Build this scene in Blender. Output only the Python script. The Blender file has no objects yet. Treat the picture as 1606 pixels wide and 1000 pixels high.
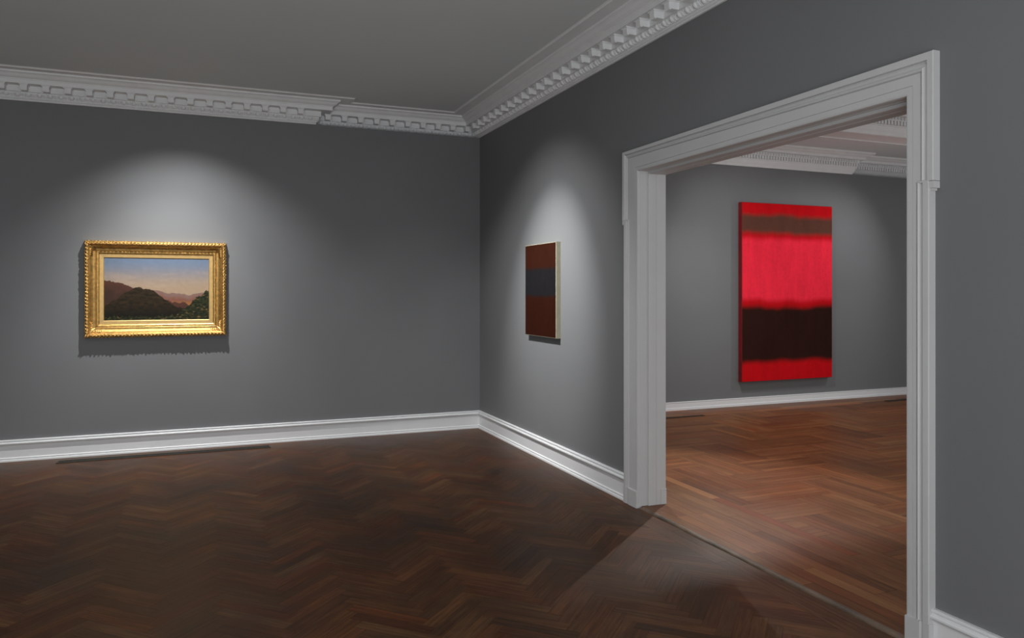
import bpy, bmesh, math, random
from mathutils import Vector, Matrix, noise
random.seed(7)
C = bpy.context.scene.collection
PI = math.pi

# ------------------------------------------------------------------ helpers
def obj(name, bm, mats, parent=None, smooth=False):
    me = bpy.data.meshes.new(name)
    bm.normal_update()
    bm.to_mesh(me); bm.free()
    for m in (mats if isinstance(mats, (list, tuple)) else [mats]):
        me.materials.append(m)
    if smooth:
        for p in me.polygons: p.use_smooth = True
    o = bpy.data.objects.new(name, me); C.objects.link(o)
    if parent: o.parent = parent
    return o

def struct(name, bm, mats, parent=None, smooth=False):
    o = obj(name, bm, mats, parent, smooth)
    if not parent: o['kind'] = 'structure'
    return o

def empty(name, loc=(0, 0, 0), rotz=0):
    o = bpy.data.objects.new(name, None); C.objects.link(o)
    o.location = loc; o.rotation_euler = (0, 0, rotz); o.empty_display_size = .1
    return o

def thing(name, label, cat, loc=(0, 0, 0), rotz=0, group=None):
    o = empty(name, loc, rotz); o['label'] = label; o['category'] = cat
    if group: o['group'] = group
    return o

def quad(bm, pts, mi=0):
    f = bm.faces.new([bm.verts.new(p) for p in pts]); f.material_index = mi
    return f

def box(bm, x0, x1, y0, y1, z0, z1, mi=0):
    v = [bm.verts.new(p) for p in ((x0,y0,z0),(x1,y0,z0),(x1,y1,z0),(x0,y1,z0),(x0,y0,z1),(x1,y0,z1),(x1,y1,z1),(x0,y1,z1))]
    for f in ((0,3,2,1),(4,5,6,7),(0,1,5,4),(1,2,6,5),(2,3,7,6),(3,0,4,7)):
        fc = bm.faces.new([v[i] for i in f]); fc.material_index = mi

def ellipsoid(bm, c, r, M=None, seg=8, rings=5):
    """small lump: centre c, radii r, optional 3x3 rotation"""
    T = Matrix.Translation(c) @ ((M or Matrix.Identity(3)).to_4x4()) @ Matrix.Diagonal((r[0], r[1], r[2], 1))
    bmesh.ops.create_uvsphere(bm, u_segments=seg, v_segments=rings, radius=1, matrix=T)

def miter_path(path):
    """for each vertex: the miter vector to the right of travel for offset 1"""
    n = len(path); out = []
    def nrm(a, b):
        d = Vector((b[0]-a[0], b[1]-a[1])).normalized(); return Vector((d.y, -d.x))
    for i in range(n):
        if i == 0: m = nrm(path[0], path[1])
        elif i == n-1: m = nrm(path[-2], path[-1])
        else:
            a = nrm(path[i-1], path[i]); b = nrm(path[i], path[i+1])
            m = (a+b) / (1 + a.dot(b))
        out.append(m)
    return out

def sweep(bm, path, prof, only=None, caps=True):
    """extrude the profile [(p,z)] along a plan path, p to the right of travel"""
    ms = miter_path(path)
    segs = only if only is not None else range(len(path)-1)
    for s in segs:
        cols = []
        for k in (s, s+1):
            cols.append([bm.verts.new((path[k][0]+ms[k].x*p, path[k][1]+ms[k].y*p, z)) for p, z in prof])
        for j in range(len(prof)-1):
            bm.faces.new((cols[0][j], cols[1][j], cols[1][j+1], cols[0][j+1]))
        if caps:
            if s == 0: bm.faces.new(cols[0][::-1])
            if s == len(path)-2: bm.faces.new(cols[1])

def wall_grid(bm, x0, x1, z0, z1): pass

# ------------------------------------------------------------------ materials
def new_mat(name):
    m = bpy.data.materials.new(name); m.use_nodes = True
    nt = m.node_tree; b = nt.nodes['Principled BSDF']
    return m, nt, b

def N(nt, typ, **kw):
    n = nt.nodes.new(typ)
    for k, v in kw.items(): setattr(n, k, v)
    return n

def paint_mat(name, col, rough=.6, var=.04, scale=3, bump=.02, bscale=180, spec=.5):
    m, nt, b = new_mat(name)
    tc = N(nt, 'ShaderNodeTexCoord')
    no = N(nt, 'ShaderNodeTexNoise'); no.inputs['Scale'].default_value = scale; no.inputs['Detail'].default_value = 4
    nt.links.new(tc.outputs['Object'], no.inputs['Vector'])
    r = N(nt, 'ShaderNodeValToRGB')
    r.color_ramp.elements[0].position = .3; r.color_ramp.elements[1].position = .7
    r.color_ramp.elements[0].color = [c*(1-var) for c in col]+[1]; r.color_ramp.elements[1].color = [c*(1+var) for c in col]+[1]
    nt.links.new(no.outputs['Fac'], r.inputs['Fac']); nt.links.new(r.outputs['Color'], b.inputs['Base Color'])
    b.inputs['Roughness'].default_value = rough; b.inputs['Specular IOR Level'].default_value = spec
    if bump:
        n2 = N(nt, 'ShaderNodeTexNoise'); n2.inputs['Scale'].default_value = bscale; n2.inputs['Detail'].default_value = 3
        nt.links.new(tc.outputs['Object'], n2.inputs['Vector'])
        bp = N(nt, 'ShaderNodeBump'); bp.inputs['Strength'].default_value = bump; bp.inputs['Distance'].default_value = .01
        nt.links.new(n2.outputs['Fac'], bp.inputs['Height']); nt.links.new(bp.outputs['Normal'], b.inputs['Normal'])
    return m

def wood_mat(name, dark, mid, light, rough=(.3, .5), blotch=.5, con=.22, seam=.2):
    """planks: attribute tone (random per board), UV grain running along the board in metres"""
    m, nt, b = new_mat(name); L = nt.links.new
    at = N(nt, 'ShaderNodeAttribute'); at.attribute_name = 'tone'
    uv = N(nt, 'ShaderNodeUVMap'); uv.uv_map = 'grain'
    mp = N(nt, 'ShaderNodeMapping'); mp.inputs['Scale'].default_value = (3.5, 70, 1); L(uv.outputs['UV'], mp.inputs['Vector'])
    g = N(nt, 'ShaderNodeTexNoise'); g.inputs['Scale'].default_value = 1; g.inputs['Detail'].default_value = 6; g.inputs['Roughness'].default_value = .65; g.inputs['Distortion'].default_value = .6
    L(mp.outputs['Vector'], g.inputs['Vector'])
    tc = N(nt, 'ShaderNodeTexCoord')
    bl = N(nt, 'ShaderNodeTexNoise'); bl.inputs['Scale'].default_value = 1.1; bl.inputs['Detail'].default_value = 5; bl.inputs['Roughness'].default_value = .6
    L(tc.outputs['Object'], bl.inputs['Vector'])
    def math_(op, a, b_):
        n = N(nt, 'ShaderNodeMath'); n.operation = op
        for i, v in enumerate((a, b_)):
            if isinstance(v, (int, float)): n.inputs[i].default_value = v
            else: L(v, n.inputs[i])
        return n.outputs[0]
    sep = N(nt, 'ShaderNodeSeparateColor'); L(at.outputs['Color'], sep.inputs['Color'])
    t = math_('ADD', math_('MULTIPLY', sep.outputs['Red'], con), math_('MULTIPLY', g.outputs['Fac'], .75))
    t = math_('ADD', t, math_('MULTIPLY', bl.outputs['Fac'], blotch))
    t = math_('SUBTRACT', t, con/2 + .375 + blotch*.5 - .5)
    rp = N(nt, 'ShaderNodeValToRGB'); e = rp.color_ramp.elements
    e[0].position = .12; e[0].color = dark+(1,); e[1].position = .88; e[1].color = light+(1,)
    k = rp.color_ramp.elements.new(.5); k.color = mid+(1,)
    L(t, rp.inputs['Fac'])
    # a few boards lean to red
    mx = N(nt, 'ShaderNodeMix'); mx.data_type = 'RGBA'; mx.blend_type = 'MULTIPLY'
    L(math_('MULTIPLY', sep.outputs['Green'], .8), mx.inputs[0]); L(rp.outputs['Color'], mx.inputs[6]); mx.inputs[7].default_value = (1.18, .76, .58, 1)
    L(mx.outputs[2], b.inputs['Base Color'])
    mr = N(nt, 'ShaderNodeMapRange'); mr.inputs['To Min'].default_value = rough[0]; mr.inputs['To Max'].default_value = rough[1]
    mr.inputs['From Min'].default_value = .3; mr.inputs['From Max'].default_value = .7
    L(bl.outputs['Fac'], mr.inputs['Value']); L(mr.outputs[0], b.inputs['Roughness'])
    b.inputs['Specular IOR Level'].default_value = .21
    bp = N(nt, 'ShaderNodeBump'); bp.inputs['Strength'].default_value = .12; bp.inputs['Distance'].default_value = .004
    L(g.outputs['Fac'], bp.inputs['Height']); L(bp.outputs['Normal'], b.inputs['Normal'])
    return m

def attr_mat(name, attr='col', rough=.6, weave=.03, spec=.3):
    m, nt, b = new_mat(name); L = nt.links.new
    at = N(nt, 'ShaderNodeAttribute'); at.attribute_name = attr
    tc = N(nt, 'ShaderNodeTexCoord')
    no = N(nt, 'ShaderNodeTexNoise'); no.inputs['Scale'].default_value = 25; no.inputs['Detail'].default_value = 6
    L(tc.outputs['Object'], no.inputs['Vector'])
    mr = N(nt, 'ShaderNodeMapRange'); mr.inputs['To Min'].default_value = .94; mr.inputs['To Max'].default_value = 1.06
    mr.inputs['From Min'].default_value = .25; mr.inputs['From Max'].default_value = .75
    L(no.outputs['Fac'], mr.inputs['Value'])
    mx = N(nt, 'ShaderNodeMix'); mx.data_type = 'RGBA'; mx.blend_type = 'MULTIPLY'; mx.inputs[0].default_value = 1
    L(at.outputs['Color'], mx.inputs[6]); L(mr.outputs[0], mx.inputs[7]); L(mx.outputs[2], b.inputs['Base Color'])
    b.inputs['Roughness'].default_value = rough; b.inputs['Specular IOR Level'].default_value = spec
    n2 = N(nt, 'ShaderNodeTexNoise'); n2.inputs['Scale'].default_value = 300
    L(tc.outputs['Object'], n2.inputs['Vector'])
    bp = N(nt, 'ShaderNodeBump'); bp.inputs['Strength'].default_value = weave*3; bp.inputs['Distance'].default_value = .002
    L(n2.outputs['Fac'], bp.inputs['Height']); L(bp.outputs['Normal'], b.inputs['Normal'])
    return m

def metal_mat(name, col, rough, metallic=1.0, var=.35, scale=60):
    m, nt, b = new_mat(name); L = nt.links.new
    tc = N(nt, 'ShaderNodeTexCoord')
    no = N(nt, 'ShaderNodeTexNoise'); no.inputs['Scale'].default_value = scale; no.inputs['Detail'].default_value = 4
    L(tc.outputs['Object'], no.inputs['Vector'])
    r = N(nt, 'ShaderNodeValToRGB'); r.color_ramp.elements[0].position = .3; r.color_ramp.elements[1].position = .65
    r.color_ramp.elements[0].color = [c*(1-var) for c in col]+[1]; r.color_ramp.elements[1].color = list(col)+[1]
    L(no.outputs['Fac'], r.inputs['Fac']); L(r.outputs['Color'], b.inputs['Base Color'])
    b.inputs['Metallic'].default_value = metallic; b.inputs['Roughness'].default_value = rough
    return m

M_wall = paint_mat('grey_wall_paint', (.168, .174, .180), rough=.6, var=.03, scale=1.5, bump=.03, bscale=120, spec=.35)
M_white = paint_mat('white_gloss_paint', (.74, .755, .77), rough=.42, var=.015, scale=4, bump=.015, bscale=60, spec=.4)
M_case = paint_mat('white_paint_shaded', (.525, .53, .535), rough=.5, var=.02, scale=4, bump=.015, bscale=60, spec=.3)  # same white as the baseboards, darkened to put the doorway's weaker light into the colour
M_plaster = paint_mat('white_plaster', (.79, .805, .815), rough=.75, var=.03, scale=6, bump=.03, bscale=90, spec=.3)
M_ceil = paint_mat('ceiling_paint', (.67, .71, .72), rough=.85, var=.02, scale=1, bump=.01, spec=.2)
M_floor1 = wood_mat('dark_stained_oak', (.014, .0065, .0035), (.064, .0285, .0115), (.165, .078, .032), rough=(.32, .50), blotch=.9, con=.26)
M_floor2 = wood_mat('red_brown_oak', (.045, .016, .006), (.150, .060, .021), (.29, .138, .054), rough=(.34, .5), blotch=.3, con=.5)
M_gap = paint_mat('dark_gap', (.008, .006, .005), rough=.9, bump=0)
M_nosing = paint_mat('worn_pale_wood', (.105, .068, .043), rough=.6, var=.6, scale=4, bump=.3, bscale=80)
M_iron = metal_mat('dark_bronze_iron', (.055, .05, .04), .5, metallic=.5)
M_gold = metal_mat('gilt_leaf', (.68, .42, .14), .40, metallic=.92, var=.4, scale=45)
M_liner = metal_mat('matte_gilt', (.54, .36, .145), .5, metallic=.7, var=.15, scale=30)
M_cream = paint_mat('cream_canvas', (.36, .335, .25), rough=.85, var=.06, scale=20, bump=.05, bscale=400)
M_redside = paint_mat('dark_red_canvas_edge', (.22, .006, .008), rough=.7, var=.2, scale=12, bump=.05, bscale=300)
M_pic = attr_mat('painted_canvas', rough=1.0, spec=.03)
M_oil = attr_mat('oil_on_canvas', rough=.6, spec=.15)

# ------------------------------------------------------------------ floors
def plank(bm, uvl, cl, cx, cy, ang, L, W, z, tone, gap=.0008, off=None, mi=0):
    ca, sa = math.cos(ang), math.sin(ang); h, w = L/2-gap, W/2-gap
    r = off if off is not None else random.random()*50
    vs = []
    for a, b in ((-h, -w), (h, -w), (h, w), (-h, w)):
        vs.append(bm.verts.new((cx+a*ca-b*sa, cy+a*sa+b*ca, z)))
    f = bm.faces.new(vs); f.material_index = mi
    for lp, (a, b) in zip(f.loops, ((-h, -w), (h, -w), (h, w), (-h, w))):
        lp[uvl].uv = (a+r, b+r*.37); lp[cl] = tone

def rtone():
    return (random.gauss(.5, .2), max(0, random.gauss(.25, .35)), random.random(), 1)

def clip(bm, x0, x1, y0, y1):
    for co, no in (((x0,0,0),(-1,0,0)), ((x1,0,0),(1,0,0)), ((0,y0,0),(0,-1,0)), ((0,y1,0),(0,1,0))):
        g = bm.verts[:]+bm.edges[:]+bm.faces[:]
        bmesh.ops.bisect_plane(bm, geom=g, plane_co=co, plane_no=no, clear_outer=True)

def herringbone(bm, uvl, cl, ox, oy, ang, W, n, R, z, boards=1, gap=.0008):
    """ (i,j) cell grid; d=(i-j) mod 2n; rows start at i=j, columns at j=i+1 """
    ca, sa = math.cos(ang), math.sin(ang); K = int(R/W)+1; L = n*W
    def put(a, b, horiz):
        t0 = rtone()
        for q in range(boards):
            w = W/boards; o_ = (q+.5)*w
            px, py = (a+L/2, b+o_) if horiz else (a+o_, b+L/2)
            t = t0 if boards == 1 else tuple(.45*x+.55*y for x, y in zip(t0, rtone()))
            plank(bm, uvl, cl, ox+px*ca-py*sa, oy+px*sa+py*ca, ang+(0 if horiz else PI/2), L, w, z, t, gap)
    for j in range(-K, K+1):
        for m in range(-K//n-1, K//n+2):
            i = j+2*n*m
            if -K-n <= i <= K: put(i*W, j*W, True)
            jj = j+1+2*n*m
            if -K-n <= jj <= K: put(j*W, jj*W, False)

X0, Y0 = -6.6, -9.3      # room one reaches behind and beside the camera
X2, YF = 9.0, .13        # second room
def new_floor():
    bm = bmesh.new(); return bm, bm.loops.layers.uv.new('grain'), bm.loops.layers.float_color.new('tone')

bm, uvl, cl = new_floor()
herringbone(bm, uvl, cl, -3.0, -4.0, PI/4, .068, 6, 7.2, 0, gap=.0004)
clip(bm, X0, -.19, Y0, -.30)
for k in range(2):        # border boards along the walls
    y = -.30+.075+.15*k
    x = X0
    while x < -.001:
        l = min(random.uniform(.9, 2.2), -x)
        plank(bm, uvl, cl, x+l/2, y, 0, l, .15, 0, rtone()); x += l
    xx = -.19+.0475+.095*k; y2 = Y0
    while y2 < -.301:
        l = min(random.uniform(.9, 2.2), -.30-y2)
        plank(bm, uvl, cl, xx, y2+l/2, PI/2, l, .095, 0, rtone()); y2 += l
quad(bm, ((X0,Y0,-.004),(0,Y0,-.004),(0,0,-.004),(X0,0,-.004)), 1)
struct('floor', bm, [M_floor1, M_gap])

Z2 = .012                 # the second room lies one board higher
bm, uvl, cl = new_floor()
herringbone(bm, uvl, cl, 4.0, -3.2, 0, .36, 2, 6.5, Z2, boards=6)
clip(bm, .64, X2, Y0, -.32)
for k in range(8):        # long boards beside the threshold
    y2 = Y0; xx = .0+.04+.08*k
    while y2 < YF-.001:
        l = min(random.uniform(.7, 2.4), YF-y2)
        plank(bm, uvl, cl, xx, y2+l/2, PI/2, l, .08, Z2, rtone()); y2 += l
for k in range(5):        # and along the far wall
    x = .64; yy = -.32+.045+.09*k
    while x < X2-.001:
        l = min(random.uniform(.9, 2.2), X2-x)
        plank(bm, uvl, cl, x+l/2, yy, 0, l, .09, Z2, rtone()); x += l
quad(bm, ((0,Y0,Z2-.004),(X2,Y0,Z2-.004),(X2,YF,Z2-.004),(0,YF,Z2-.004)), 1)
struct('floor.001', bm, [M_floor2, M_gap])

# worn nosing between the two floors, in the doorway
YL, YR, ZT = -3.317, -5.479, 2.333      # opening edges on the face of the casing
bm = bmesh.new()
rows = []
for i in range(61):
    y = YR+.02+(YL-YR-.04)*i/60
    w = .006*noise.noise(Vector((y*3.1, .3, 0)))+.0025*noise.noise(Vector((y*11, 2, 0)))
    rows.append([bm.verts.new((x, y, z)) for x, z in ((-.030+w, -.003), (-.027+w, .005), (-.018+w, .0105), (-.006, .0128), (.004, .0128), (.004, -.003))])
for a, b in zip(rows, rows[1:]):
    for j in range(5): bm.faces.new((a[j], a[j+1], b[j+1], b[j]))
struct('trim_7', bm, M_nosing, smooth=True)

# ------------------------------------------------------------------ walls and ceilings
ZC = 3.40; ZB = 3.18
bm = bmesh.new()                                    # left wall: a lining in front of the old wall, open at its top on the right
box(bm, X0, 0, 0, .02, -.02, ZB)
box(bm, X0, -1.775, .02, .17, 2.6, ZC+.1)
box(bm, X0, .25, .17, .27, -.02, ZC+.1)
struct('wall_left', bm, M_wall)

bm = bmesh.new(); box(bm, X0-.1, X0, Y0, .27, -.02, ZC+.1); struct('wall_side', bm, M_wall)
XB = .19
bm = bmesh.new()                                    # right wall with the doorway
WB_ = .155
yl, yr, zt = YL+.02, YR-.02, ZT+.02
def slab(x, flip):
    for y0, y1, z0, z1 in ((Y0, yr, -.02, ZC+.1), (yl, .17, -.02, ZC+.1), (yr, yl, zt, ZC+.1)):
        p = ((x,y0,z0),(x,y1,z0),(x,y1,z1),(x,y0,z1)); quad(bm, p if flip else p[::-1])
slab(0, False); slab(WB_, True)
quad(bm, ((0,yl,0),(WB_,yl,0),(WB_,yl,zt),(0,yl,zt))); quad(bm, ((0,yr,0),(0,yr,zt),(WB_,yr,zt),(WB_,yr,0))); quad(bm, ((0,yr,zt),(0,yl,zt),(WB_,yl,zt),(WB_,yr,zt)))
struct('wall_right', bm, M_wall)

bm = bmesh.new()
box(bm, .0+WB_, X2+.1, YF, YF+.02, -.02, 3.12)
box(bm, WB_, 5.5, YF+.02, YF+.17, 2.6, ZC+.1)
box(bm, .25, X2+.1, YF+.17, YF+.27, -.02, ZC+.1)
struct('wall_back', bm, M_wall)

bm = bmesh.new(); box(bm, X0, 0.0, Y0, .17, ZC, ZC+.1); struct('ceiling', bm, M_ceil)
bm = bmesh.new(); box(bm, WB_, X2+.1, Y0, YF+.17, ZC-.005, ZC+.1); struct('ceiling.001', bm, M_ceil)

# ------------------------------------------------------------------ baseboards
BP = [(0, .190), (.017, .190), (.023, .187), (.024, .181), (.019, .176), (.018, .172), (.026, .169), (.032, .163), (.032, .156), (.026, .150),
      (.016, .143), (.013, .136), (.013, .036), (.019, .034), (.023, .029), (.022, .023), (.019, .020), (.028, .017), (.031, .010), (.031, 0)]
BP = BP[::-1]
room1 = [(X0, 0), (0, 0), (0, -3.144)]
bm = bmesh.new(); sweep(bm, room1, BP, only=[0]); struct('baseboard_left', bm, M_white)
bm = bmesh.new(); sweep(bm, room1, BP, only=[1]); struct('baseboard_right', bm, M_white)
bm = bmesh.new(); sweep(bm, [(0, -5.588), (0, Y0)], BP); struct('baseboard_front', bm, M_white)
BP2 = [(.024, Z2-.01), (.022, .040), (.017, .044), (.015, .104), (.019, .108), (.017, .114), (0, .115)]
bm = bmesh.new(); sweep(bm, [(WB_, YF), (X2, YF)], BP2); struct('baseboard_back', bm, M_white)

# ------------------------------------------------------------------ cornice of the first room
CP = [(0, 3.180), (.014, 3.180), (.018, 3.186), (.014, 3.192), (.010, 3.195), (.022, 3.198), (.027, 3.204), (.023, 3.211), (.020, 3.215),
      (.028, 3.222), (.042, 3.240), (.046, 3.250), (.060, 3.253), (.060, 3.303), (.150, 3.305), (.152, 3.301), (.157, 3.301), (.158, 3.333),
      (.164, 3.336), (.164, 3.341), (.170, 3.344), (.180, 3.348), (.193, 3.357), (.204, 3.369), (.214, 3.376), (.221, 3.379), (.226, 3.381), (.226, 3.392),
      (.230, 3.396), (.328, 3.396), (.331, 3.388), (.341, 3.388), (.345, 3.394), (.36, 3.401)]
XR, SH = -1.775, .17
corn = [(X0, 0), (XR, 0), (XR, SH), (0, SH), (0, Y0)]
bm = bmesh.new(); sweep(bm, corn, CP, only=[0, 1, 2]); trimA = struct('trim_1', bm, M_plaster)
bm = bmesh.new(); sweep(bm, corn, CP, only=[3]); trimB = struct('trim_2', bm, M_plaster)

def eggs(places):
    """egg-and-dart course; places = (origin, along, out)"""
    bm = bmesh.new()
    for o, al, out in places:
        up = Vector((0, 0, 1))
        M = Matrix((al, (out*.8-up*.6), (out*.6+up*.8))).transposed()
        c = Vector(o)+out*.040+up*3.232
        ellipsoid(bm, c, (.021, .016, .022), M, 8, 6)
        for s in (-1, 1):       # the shell round the egg
            ellipsoid(bm, c+al*s*.0275-out*.004+up*.003, (.005, .015, .021), M, 6, 4)
        ellipsoid(bm, c+al*.0417-out*.003-up*.002, (.004, .013, .020), M, 6, 4)
    return bm

def modillion_mesh():
    """scrolled bracket: local x along the wall, -y out into the room, z up from its top"""
    bm = bmesh.new()
    side = [(.0, -.052), (.045, -.052), (.056, -.046), (.060, -.049), (.068, -.051), (.074, -.046), (.076, -.012), (.0, -.012)]
    for xs in ((-.026, .026),):
        L = [bm.verts.new((xs[0], -p, z)) for p, z in side]; R_ = [bm.verts.new((xs[1], -p, z)) for p, z in side]
        bm.faces.new(L); bm.faces.new(R_[::-1])
        for i in range(len(side)):
            j = (i+1) % len(side); bm.faces.new((L[j], L[i], R_[i], R_[j]))
    for hw, fr, z0, z1 in ((.030, .079, -.0125, -.008), (.036, .086, -.008, -.001)):   # moulded cap
        box(bm, -hw, hw, -fr, 0, z0, z1)
    # rolled scroll under the bracket
    T = Matrix.Translation((0, -.062, -.046)) @ Matrix.Rotation(PI/2, 4, 'Y')
    bmesh.ops.create_cone(bm, cap_ends=True, segments=12, radius1=.010, radius2=.010, depth=.048, matrix=T)
    return bm

VX, VY = Vector((1, 0, 0)), Vector((0, 1, 0))
mod0 = None
def modillion(parent, loc, rotz):
    global mod0
    if mod0 is None:
        mod0 = obj('modillion', modillion_mesh(), M_plaster, parent); o = mod0
    else:
        o = mod0.copy(); C.objects.link(o); o.parent = parent
    o.location = loc; o.rotation_euler = (0, 0, rotz)

PITCH = .1672
eA, eB = [], []
x = -4.430-PITCH*4
while x < XR-.02:
    modillion(trimA, (x, -.058, 3.304), 0); x += PITCH
x = X0+.1
while x < XR-.03:
    if x > -5.3: eA.append(((x, 0, 0), VX, -VY))
    x += PITCH/2
x = -1.6325
while x < -.12:
    modillion(trimA, (x, SH-.058, 3.304), 0); x += PITCH
x = XR+.08
while x < -.02:
    eA.append(((x, SH, 0), VX, -VY)); x += PITCH/2
for yy in (.02, .10): eA.append(((XR, yy, 0), VY, VX))
obj('egg_and_dart', eggs(eA), M_plaster, trimA, smooth=True)
y = -1.792+PITCH*11
while y > -4.75:
    if y < .02: modillion(trimB, (-.058, y, 3.304), -PI/2)
    y -= .1684
y = .1
while y > -4.75:
    eB.append(((0, y, 0), VY, -VX)); y -= PITCH/2
obj('egg_and_dart', eggs(eB), M_plaster, trimB, smooth=True)

# ------------------------------------------------------------------ cornice and beam of the second room
ZF = 3.395
FP = [(0, 3.118), (.012, 3.118), (.016, 3.126), (.022, 3.140), (.036, 3.165), (.046, 3.190), (.050, 3.205), (.058, 3.207), (.058, 3.215), (.062, 3.217),
      (.062, 3.262), (.078, 3.264), (.080, 3.270), (.080, 3.306), (.130, 3.309), (.132, 3.306), (.137, 3.306), (.137, 3.334), (.144, 3.338), (.160, 3.342), (.178, 3.350),
      (.196, 3.364), (.212, 3.370), (.220, 3.372), (.220, 3.384), (.226, ZF), (.24, 3.40)]
farpath = [(WB_, YF), (5.52, YF), (5.52, YF+SH), (X2, YF+SH)]
bm = bmesh.new(); sweep(bm, farpath, FP); trimF = struct('trim_3', bm, M_plaster)
def dentils(runs):
    bm = bmesh.new()
    for x0, x1, yw in runs:
        x = x0
        while x < x1:
            box(bm, x, x+.026, yw-.088, yw-.060, 3.219, 3.260)
            ellipsoid(bm, (x+.013, yw-.086, 3.288), (.014, .016, .018), None, 6, 4)
            x += .045
    return bm
obj('dentil_course', dentils([(2.2, 5.56, YF), (5.66, 7.4, YF+SH)]), M_plaster, trimF)
YB = -1.985                                         # beam across the ceiling, same mouldings on its near face
bm = bmesh.new()
box(bm, WB_, X2, YB+.001, YB+.26, 3.116, ZC)
sweep(bm, [(WB_, YB), (X2, YB)], FP)
for q in (0, .022): box(bm, WB_, X2, YB+.245+q*1.6, YB+.258+q*1.6, 3.106+q*.4, 3.13)
trimG = struct('trim_4', bm, M_plaster)
obj('dentil_course', dentils([(2.6, 5.2, YB)]), M_plaster, trimG)

# ------------------------------------------------------------------ doorway: casing, jamb lining, plinths
door = empty('door_1'); door['kind'] = 'structure'
T = .040
WLu, WRu, WT = .192, .131, .153
def casing_profile(w, band=.030, ogee=.036, fil=.026):
    """(distance from opening, thickness) across the face"""
    f = w-band-ogee
    return [(0, .0), (0, T-.010), (.003, T-.008), (fil, T-.008), (fil+.001, T-.012), (fil+.003, T-.008), (f, T-.008), (f+.002, T-.015), (f+.006, T-.006), (f+.012, T-.003),
            (f+.020, T-.010), (f+.027, T-.012), (f+ogee-.003, T-.004), (f+ogee, T-.008), (f+ogee+.002, T), (w-.002, T), (w, T-.003), (w, 0)]
def vertical_run(bm, yedge, sgn, w, z0, z1f):
    """leg of the casing; sgn +1 goes to +y; z1f(o) = height of the mitre at distance o"""
    pr_ = casing_profile(w)
    a = [bm.verts.new((-t, yedge+sgn*o, z0)) for o, t in pr_]; b = [bm.verts.new((-t, yedge+sgn*o, z1f(o))) for o, t in pr_]
    for j in range(len(pr_)-1):
        f = (a[j], a[j+1], b[j+1], b[j]); bm.faces.new(f if sgn > 0 else f[::-1])
    if z0 > 0: bm.faces.new(a if sgn < 0 else a[::-1])
    return pr_
ZEL, ZER = 2.000, 1.953
bm = bmesh.new()
vertical_run(bm, YL, 1, WLu-.021, 0, lambda o: ZEL)          # below the ears
vertical_run(bm, YR, -1, WRu-.020, 0, lambda o: ZER)
vertical_run(bm, YL, 1, WLu, ZEL, lambda o: ZT+o*WT/WLu)          # the ears
vertical_run(bm, YR, -1, WRu, ZER, lambda o: ZT+o*WT/WRu)
pL, pR, pT = casing_profile(WLu), casing_profile(WRu), casing_profile(WT)
def corner(pr_, ye, sgn, w): return [bm.verts.new((-t, ye+sgn*o, ZT+o*WT/w)) for o, t in pr_]
a = corner(pL, YL, 1, WLu); b = corner(pR, YR, -1, WRu)
for j in range(len(a)-1): bm.faces.new((a[j], a[j+1], b[j+1], b[j]))
for ye, s, z, w in ((YL, 1, ZEL, WLu), (YR, -1, ZER, WRu)):           # moulding returns under the ears
    y0, y1 = sorted((ye+s*(w-.066), ye+s*(w-.030))); box(bm, -T+.0005, -T+.012, y0, y1, z-.004, z+.004)
    y0, y1 = sorted((ye+s*(w-.032), ye+s*(w+.000))); box(bm, -T+.002, 0, y0, y1, z-.030, z-.002)
    y0, y1 = sorted((ye+s*(w-.032), ye+s*(w-.012))); box(bm, -T+.008, 0, y0, y1, z-.040, z-.028)
bmesh.ops.recalc_face_normals(bm, faces=bm.faces[:])
obj('casing', bm, M_case, door)

JP = [(-T+.010, .0), (-T+.010, .003), (-.026, .003), (-.022, .005), (-.014, .005), (-.012, .003), (.030, .003), (.033, .005), (.050, .005), (.050, .020), (.056, .022), (.108, .022), (.110, .017), (.114, .017), (.116, .022), (XB, .022), (XB, -.02), (WB_, -.02)]
bm = bmesh.new()
cols = []
for k in range(4):
    col = []
    for x_, d in JP:
        dd = d*.64
        col.append(bm.verts.new((x_, (YL-dd) if k < 2 else (YR+dd), (0 if k in (0, 3) else ZT-(d if d < 0 else d*1.0)))))
    cols.append(col)
for k in range(3):
    for j in range(len(JP)-1): bm.faces.new((cols[k][j], cols[k][j+1], cols[k+1][j+1], cols[k+1][j]))
bmesh.ops.recalc_face_normals(bm, faces=bm.faces[:])
obj('jamb_lining', bm, M_case, door)

# second room side: a plain flat casing
bm = bmesh.new()
for y0, y1 in ((YL+.0, YL+.15), (YR-.15, YR-.0)): box(bm, WB_, XB-.001, y0, y1, Z2, ZT+.15)
box(bm, WB_, XB-.001, YR, YL, ZT+.0, ZT+.15)
obj('casing', bm, M_case, door)

def plinth(yedge, s, w, z):
    bm = bmesh.new()
    pl = [(-T-.002, -.002), (-T-.002, w*.62), (-T-.0005, w*.64), (-T+.003, w*.70), (-T+.001, w*.80), (-T-.001, w-.028), (-T-.001, w+.002), (0, w+.002)]
    pts = [(x_, yedge+s*o) for x_, o in pl]+[(0, yedge-s*.002)]
    lo = [bm.verts.new((x_, y_, 0)) for x_, y_ in pts]; hi = [bm.verts.new((x_, y_, z-(.004 if i in (0, 1) else 0))) for i, (x_, y_) in enumerate(pts)]
    bm.faces.new(lo); bm.faces.new(hi)
    for i in range(len(pts)):
        j = (i+1) % len(pts); bm.faces.new((lo[i], lo[j], hi[j], hi[i]))
    y0, y1 = sorted((yedge-s*.018, yedge-s*.010)); box(bm, .150, XB+.004, y0, y1, Z2, z)     # wraps the back edge of the jamb
    bmesh.ops.recalc_face_normals(bm, faces=bm.faces[:])
    return bm
obj('plinth_block', plinth(YL, 1, WLu-.021, .118), M_case, door)
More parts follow.
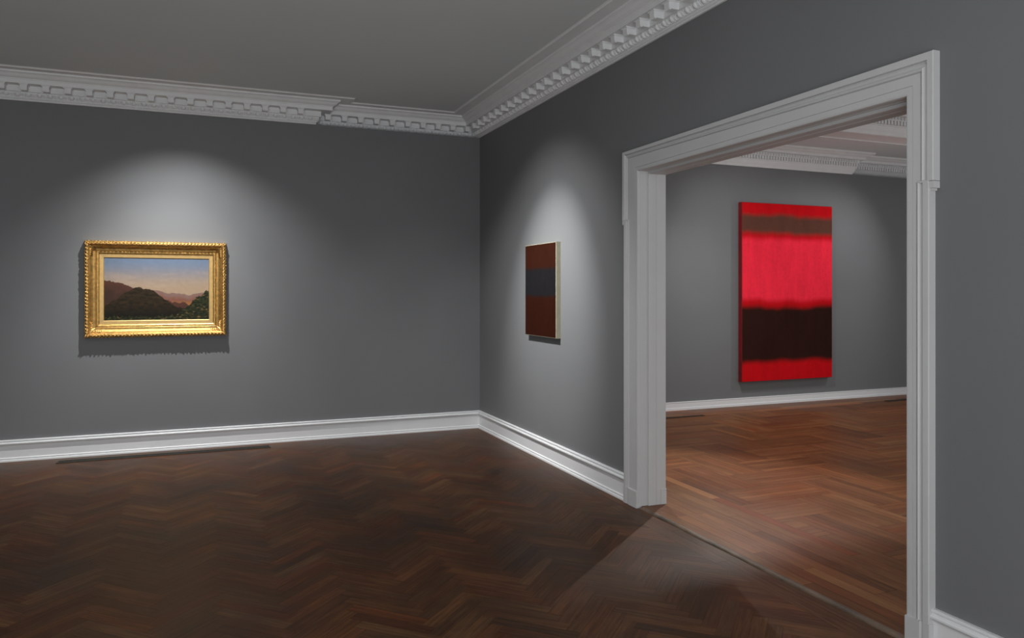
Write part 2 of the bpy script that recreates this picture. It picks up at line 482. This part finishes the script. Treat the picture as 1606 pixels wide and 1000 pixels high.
obj('plinth_block', plinth(YR, -1, WRu-.020, .128), M_case, door)

# ------------------------------------------------------------------ picture surfaces
def painted(name, w, h, nx, ny, fn, mat, parent, y=0.0):
    """flat canvas, local x 0..w, z 0..h, facing -y, colour per vertex from fn(u,v)"""
    bm = bmesh.new(); cl = bm.verts.layers.float_color.new('col')
    g = []
    for j in range(ny+1):
        row = []
        for i in range(nx+1):
            v = bm.verts.new((w*i/nx, y, h*j/ny)); c = fn(i/nx, j/ny); v[cl] = (c[0], c[1], c[2], 1); row.append(v)
        g.append(row)
    for j in range(ny):
        for i in range(nx): bm.faces.new((g[j][i], g[j][i+1], g[j+1][i+1], g[j+1][i]))
    return obj(name, bm, mat, parent)
def fr(x, y, s=0, o=5): return noise.fractal(Vector((x, y, s)), .9, 2.1, o)
def mix(a, b, t):
    t = max(0, min(1, t)); return tuple(p+(q-p)*t for p, q in zip(a, b))
def ss(a, b, x):
    t = max(0, min(1, (x-a)/(b-a))); return t*t*(3-2*t)

def landscape(u, v):
    # evening sky over low hills, valley and shrubs
    c = mix((.55, .40, .27), (.21, .28, .40), ss(.48, .98, v))
    cl = fr(u*3, v*11, 3)
    c = mix(c, (.62, .46, .36), .35*ss(.05, .6, cl)*ss(.95, .6, v))
    f = .47+.05*math.sin(u*5.2+.6)+.03*fr(u*7, 1.2, 1)               # far hills
    if v < f:
        c = mix((.30, .12, .08), (.33, .20, .17), ss(f-.13, f, v)+.3*fr(u*16, v*20, 6))
        c = mix(c, (.46, .20, .06), ss(.33, .25, v)*.9)
    f2 = .66-.55*u+.05*fr(u*6, 4.4, 2)+.02*fr(u*25, .4, 2)            # nearer slope from the left
    if v < f2:
        c = mix((.070, .038, .026), (.12, .05, .034), ss(f2-.25, f2, v)+.5*fr(u*14, v*14, 8))
    f3 = .43*math.exp(-((u-.34)/.30)**2)+.10+.03*fr(u*9, 7, 3)+.014*fr(u*40, 2, 3)
    if v < f3:
        k = fr(u*22, v*26, 12); c = mix((.022, .017, .009), (.055, .034, .016), .5+.9*k)
        c = mix((.012, .011, .008), c, ss(.0, .32, v))
    f4 = .06+.40*ss(.62, 1.0, u)+.035*fr(u*18, 9, 4)+.03*fr(u*45, 3, 4)
    if v < f4:
        k = fr(u*34, v*34, 15)
        c = mix((.014, .018, .009), (.055, .062, .024), .45+1.0*k)
        if k > .42: c = mix(c, (.30, .16, .06), min(1, (k-.42)*3))
    return tuple(q*.58 for q in c)

def bands(stops, soft, jit):
    """full-width horizontal bands of colour running softly into each other"""
    def fn(u, v):
        vv = v+jit*fr(u*4, v*3, 21, 3)
        c = stops[0][1]
        for z, col in stops[1:]: c = mix(c, col, ss(z-soft, z+soft, vv))
        k = 1+.10*fr(u*9, v*4, 33)+.05*fr(u*50, v*7, 5)
        return tuple(max(0, q*k) for q in c)
    return fn

# gilt-framed landscape on the left wall
FW, FH, FD = 1.202, .886, .085
fx = -3.811
fp = thing('framed_painting', 'gilt framed landscape painting with evening sky hanging on the left grey wall', 'painting', (fx, 0, 1.073))
PF = [(0, 0), (0, .030), (.003, .040), (.002, .052), (.006, .062), (.012, .070), (.020, .076), (.030, .075), (.036, .069), (.039, .062), (.043, .060), (.047, .053),
      (.054, .043), (.063, .035), (.073, .030), (.082, .028), (.085, .031), (.089, .032), (.092, .029), (.096, .026), (.104, .028), (.112, .026), (.118, .022), (.121, .016), (.124, .016)]
COVE = (11, 16)
def frame_mesh(W, H, prof, pitch=.0125, amp=.0009, k=4):
    bm = bmesh.new()
    for s in range(4):
        Ls = W if s % 2 == 0 else H
        n = int(Ls/pitch)*k
        cols = []
        for i in range(n+1):
            t = Ls*i/n; col = []
            for j, (o, h) in enumerate(prof):
                tt = min(max(t, o), Ls-o)
                d = amp*(.5-.5*math.cos(2*PI*i/k)) if COVE[0] <= j <= COVE[1] and o+.012 < t < Ls-o-.012 else 0
                a, b = tt, o
                x_, z_ = ((a, b), (W-b, a), (W-a, H-b), (b, H-a))[s]
                col.append(bm.verts.new((x_, -(h+d), z_)))
            cols.append(col)
        for a, b in zip(cols, cols[1:]):
            for j in range(len(prof)-1): bm.faces.new((a[j], a[j+1], b[j+1], b[j]))
    bmesh.ops.remove_doubles(bm, verts=bm.verts[:], dist=1e-6)
    bmesh.ops.recalc_face_normals(bm, faces=bm.faces[:])
    return bm
frame = obj('frame', frame_mesh(FW, FH, PF), M_gold, fp)
def side_point(s, t, o, h):
    x_, z_ = ((t, o), (FW-o, t), (FW-t, FH-o), (o, FH-t))[s]
    return Vector((x_, -h, z_))
def along(s): return Vector(((1, 0, 0), (0, 0, 1), (-1, 0, 0), (0, 0, -1))[s])
bm = bmesh.new()                                     # running leaf-and-scroll border on the crest
rnd = random.Random(3)
for s in range(4):
    Ls = FW if s % 2 == 0 else FH
    n = int((Ls-.03)/.030)
    al = along(s); inn = Vector((0, 0, 1)) if s == 0 else Vector((-1, 0, 0)) if s == 1 else Vector((0, 0, -1)) if s == 2 else Vector((1, 0, 0))
    out = Vector((0, -1, 0))
    for i in range(n+1):
        t = .015+(Ls-.03)*i/n
        for q in range(2):
            a = (.75 if q == 0 else -.6)+rnd.uniform(-.2, .2)
            d = (al*math.cos(a)+inn*math.sin(a)).normalized(); e = (inn*math.cos(a)-al*math.sin(a)).normalized()
            M = Matrix((d, e, out)).transposed()
            c = side_point(s, min(max(t+(.0075 if q else -.006), .012), Ls-.012), .021+(.006 if q else -.005), .073+rnd.uniform(-.002, .003))
            ellipsoid(bm, c, (.013*rnd.uniform(.8, 1.2), .0055, .010), M, 7, 5)
        ellipsoid(bm, side_point(s, t, .033, .071), (.005, .006, .005), None, 6, 4)
        if rnd.random() < .8: ellipsoid(bm, side_point(s, t+.009, .006, .056), (.011, .01, .007) if s % 2 == 0 else (.007, .01, .011), None, 6, 4)
obj('leaf_border', bm, M_gold, frame, smooth=True)
bm = bmesh.new()                                     # string of small beads at the sight edge
for s in range(4):
    Ls = FW if s % 2 == 0 else FH
    n = int((Ls-.2)/.0105)
    for i in range(n+1):
        ellipsoid(bm, side_point(s, .1+(Ls-.2)*i/n, .1005, .029), (.004, .004, .004), None, 5, 4)
obj('bead_string', bm, M_gold, frame, smooth=True)
for ci, (sx, sz) in enumerate(((1, 1), (-1, 1), (-1, -1), (1, -1))):     # acanthus at the four corners, in the cove
    bm = bmesh.new()
    def P(x_, z_, h): return Vector((x_ if sx > 0 else FW-x_, -h, z_ if sz > 0 else FH-z_))
    def lobe(p0, p1, h0, h1, w):
        a, b = P(*p0, h0), P(*p1, h1); d = (b-a); ln = d.length; d.normalize()
        e = d.cross(Vector((0, 1, 0))).normalized(); f = d.cross(e)
        ellipsoid(bm, (a+b)/2, (ln*.58, w, .006), Matrix((d, e, f)).transposed(), 8, 6)
    lobe((.045, .045), (.088, .088), .060, .033, .012)
    for k in range(5):
        s0 = .052+.017*k; w = .0075-.0006*k
        lobe((s0, .048), (s0+.022, .076-.002*k), .054, .033, w); lobe((.048, s0), (.076-.002*k, s0+.022), .054, .033, w)
        lobe((s0+.006, .050), (s0+.028, .049), .051, .047, .005); lobe((.050, s0+.006), (.049, s0+.028), .051, .047, .005)
    obj('corner_leaf', bm, M_gold, frame, smooth=True)
bm = bmesh.new()
def ring(bm, o0, h0, o1, h1):
    a = [(o0, o0), (FW-o0, o0), (FW-o0, FH-o0), (o0, FH-o0)]; b = [(o1, o1), (FW-o1, o1), (FW-o1, FH-o1), (o1, FH-o1)]
    for i in range(4):
        j = (i+1) % 4
        quad(bm, ((a[i][0], -h0, a[i][1]), (a[j][0], -h0, a[j][1]), (b[j][0], -h1, b[j][1]), (b[i][0], -h1, b[i][1])))
ring(bm, .123, .0165, .150, .0145); ring(bm, .150, .0145, .155, .0115); ring(bm, .155, .0115, .1565, .006)
obj('liner', bm, M_liner, fp)
O = .155
cv = painted('canvas', FW-2*O, FH-2*O, 300, 190, landscape, M_oil, fp, y=-.008); cv.location = (O, 0, O)
# note: canvas mesh lies at y=-.008 and fills the sight opening

# small three-band canvas on the right wall (local frame rotated so that -y looks to -x)
def canvas_box(w, h, d, mat, parent, name='canvas_edge', back=True):
    bm = bmesh.new(); r = .004
    # sides with a softly rolled front edge
    prof = [(0, 0), (0, d-r), (r*.3, d-r*.3), (r, d)]
    rings = []
    for o, y in prof: rings.append([bm.verts.new(p) for p in ((o, -y, o), (w-o, -y, o), (w-o, -y, h-o), (o, -y, h-o))])
    for a, b in zip(rings, rings[1:]):
        for i in range(4): j = (i+1) % 4; bm.faces.new((a[i], a[j], b[j], b[i]))
    if back: bm.faces.new(rings[0][::-1])
    return obj(name, bm, mat, parent)
PW, PH, PD = .662, .822, .044
sm = thing('canvas_picture', 'small brown canvas with dark grey middle band and cream edges, on wall beside the corner', 'painting', (0, -1.376, 1.096), -PI/2)
canvas_box(PW, PH, PD, M_cream, sm)['label'] = 'cream unpainted canvas edge'
brown, grey = (.023, .0058, .003), (.0105, .0100, .0115)
cf = bands([(0, brown), (.435, grey), (.735, (.027, .0072, .0038))], .03, .012)
c1 = painted('painted_face', PW-.012, PH-.012, 70, 90, cf, M_pic, sm, y=-(PD+.0006)); c1.location = (.006, 0, .006)

# large red canvas in the second room
RW, RH, RD = 1.512, 2.318, .070
rp = thing('canvas_picture.001', 'large red canvas with horizontal bands, on the far wall seen through the doorway', 'painting', (3.598, YF, .3275))
canvas_box(RW, RH, RD, M_redside, rp)['label'] = 'dark red canvas edge'
red, bright, dk, br = (.56, .007, .011), (.93, .030, .060), (.030, .0115, .009), (.115, .048, .034)
cf = bands([(0, red), (.105, dk), (.415, red), (.455, bright), (.80, red), (.83, br), (.935, red)], .022, .014)
c2 = painted('painted_face', RW-.008, RH-.008, 90, 140, cf, M_pic, rp, y=-(RD+.0006)); c2.location = (.004, 0, .004)

# ------------------------------------------------------------------ floor grilles
def grille(name, label, x0, x1, y0, y1, z, group=None):
    t = thing(name, label, 'floor vent', ((x0+x1)/2, (y0+y1)/2, z), 0, group)
    hx, hy = (x1-x0)/2, (y1-y0)/2
    bm = bmesh.new(); r = .012
    for a, b, c, d in ((-hx, hx, -hy, -hy+r), (-hx, hx, hy-r, hy), (-hx, -hx+r, -hy+r, hy-r), (hx-r, hx, -hy+r, hy-r)): box(bm, a, b, c, d, .0005, .006)
    obj('rim', bm, M_iron, t)
    bm = bmesh.new()
    n = int((x1-x0)/.06)
    for i in range(1, n): box(bm, -hx+.06*i-.002, -hx+.06*i+.002, -hy+r, hy-r, .001, .0030)
    nb = max(2, int((y1-y0-2*r)/.011))
    for q in range(nb):
        yc = -hy+r+(q+.5)*(2*hy-2*r)/nb; box(bm, -hx+r, hx-r, yc-.0028, yc+.0028, .0012, .0042)
    obj('grating', bm, M_iron, t)
    bm = bmesh.new(); quad(bm, ((-hx, -hy, .0006), (hx, -hy, .0006), (hx, hy, .0006), (-hx, hy, .0006)))
    obj('opening', bm, M_gap, t)
    return t
grille('floor_grille', 'long dark iron floor grille along the baseboard under the gilt framed painting', -4.00, -2.215, -.255, -.155, 0)
grille('floor_grille', 'dark floor grille in the next room, near the left side of the doorway', 1.35, 2.72, -.352, -.305, Z2)
grille('floor_grille', 'dark floor grille in the next room, right of the large red canvas', 5.72, 7.1, -.32, -.245, Z2)

# ------------------------------------------------------------------ lights
def spot(name, loc, target, watts, deg, blend=.7, r=.02, col=(1, .985, .965)):
    l = bpy.data.lights.new(name, 'SPOT'); l.energy = watts; l.spot_size = math.radians(deg); l.spot_blend = blend; l.shadow_soft_size = r; l.color = col
    o = bpy.data.objects.new(name, l); C.objects.link(o); o.location = loc
    o.rotation_euler = (Vector(target)-Vector(loc)).to_track_quat('-Z', 'Y').to_euler()
    return o
spot('track_spot', (-3.05, -1.06, 3.34), (-3.2, 0, .30), 170, 64, 1, .010)
spot('track_spot', (-3.05, -1.07, 3.34), (-2.95, 0, -.3), 225, 100, 1, .010)
spot('track_spot', (-1.66, -2.20, 3.34), (0, -1.84, 1.34), 450, 46, 1, .010)
spot('track_spot', (-1.68, -2.20, 3.34), (0, -1.75, .75), 180, 84, 1, .010)
spot('track_spot', (-1.9, -1.9, 3.34), (-.1, -.4, .05), 70, 66, 1, .08)
# second room
spot('track_spot', (2.35, -1.35, 3.33), (4.2, .1, 1.2), 75, 90, 1, .015, (1, 1, 1))
spot('track_spot', (6.4, -1.6, 3.33), (4.6, .1, 1.2), 120, 74, 1, .015, (1, 1, 1))
spot('track_spot', (2.4, -1.5, 3.33), (-.3, -3.8, 0), 330, 66, .5, .012)
spot('track_spot', (.95, -1.2, 3.33), (.1, -4.4, 0), 140, 60, .6, .012)
spot('track_spot', (2.6, -1.25, 3.33), (2.6, -1.2, 0), 150, 120, 1, .03)
spot('track_spot', (3.0, -4.2, 3.33), (2.0, -4.0, 0), 25, 100, 1, .03)

def area(name, loc, target, watts, sx, sy, col=(1, 1, 1)):
    l = bpy.data.lights.new(name, 'AREA'); l.energy = watts; l.shape = 'RECTANGLE'; l.size = sx; l.size_y = sy; l.color = col
    o = bpy.data.objects.new(name, l); C.objects.link(o); o.location = loc
    o.rotation_euler = (Vector(target)-Vector(loc)).to_track_quat('-Z', 'Y').to_euler()
    return o
area('overhead_fill', (-3.4, -4.4, 3.37), (-3.4, -4.4, 0), 26, 3.4, 2.4)  # added overhead fill for walls and floor, no such fixture in the room
area('overhead_fill', (5.2, -5.2, 3.36), (5.2, -5.2, 0), 50, 3.0, 3.0)  # added overhead fill for the second room

area('upward_fill', (-3.4, -8.7, 1.0), (-2.6, -4.5, 3.4), 125, 5.0, 1.2)  # added fill behind the camera, lifts ceiling and cornice
area('upward_fill', (4.6, -6.0, .9), (4.6, -3.0, 3.4), 22, 4.0, 1.2)  # added fill, lifts the second room's ceiling and beam
area('upward_fill', (4.6, -1.1, 1.9), (4.6, -.9, 3.4), 3, 3.0, .3)  # added fill beyond the beam, lifts the far cornice
w = bpy.data.worlds.new('room_ambience'); bpy.context.scene.world = w; w.use_nodes = True
w.node_tree.nodes['Background'].inputs['Color'].default_value = (.97, .985, 1, 1)
w.node_tree.nodes['Background'].inputs['Strength'].default_value = .46

# ------------------------------------------------------------------ camera
F_PX, YAW = 1184.0, math.atan(481/1184)
cam = bpy.data.cameras.new('camera'); cam.sensor_width = 36; cam.sensor_fit = 'HORIZONTAL'
cam.lens = F_PX/1606*36; cam.shift_x = 0; cam.shift_y = -44/1606; cam.clip_start = .05; cam.clip_end = 100
co = bpy.data.objects.new('camera', cam); C.objects.link(co)
co.location = (-2.796, -7.822, 1.5); co.rotation_euler = (PI/2, 0, -YAW)
sc = bpy.context.scene; sc.camera = co
sc.view_settings.view_transform = 'Standard'; sc.view_settings.look = 'None'
sc.view_settings.exposure = 0; sc.view_settings.gamma = 1
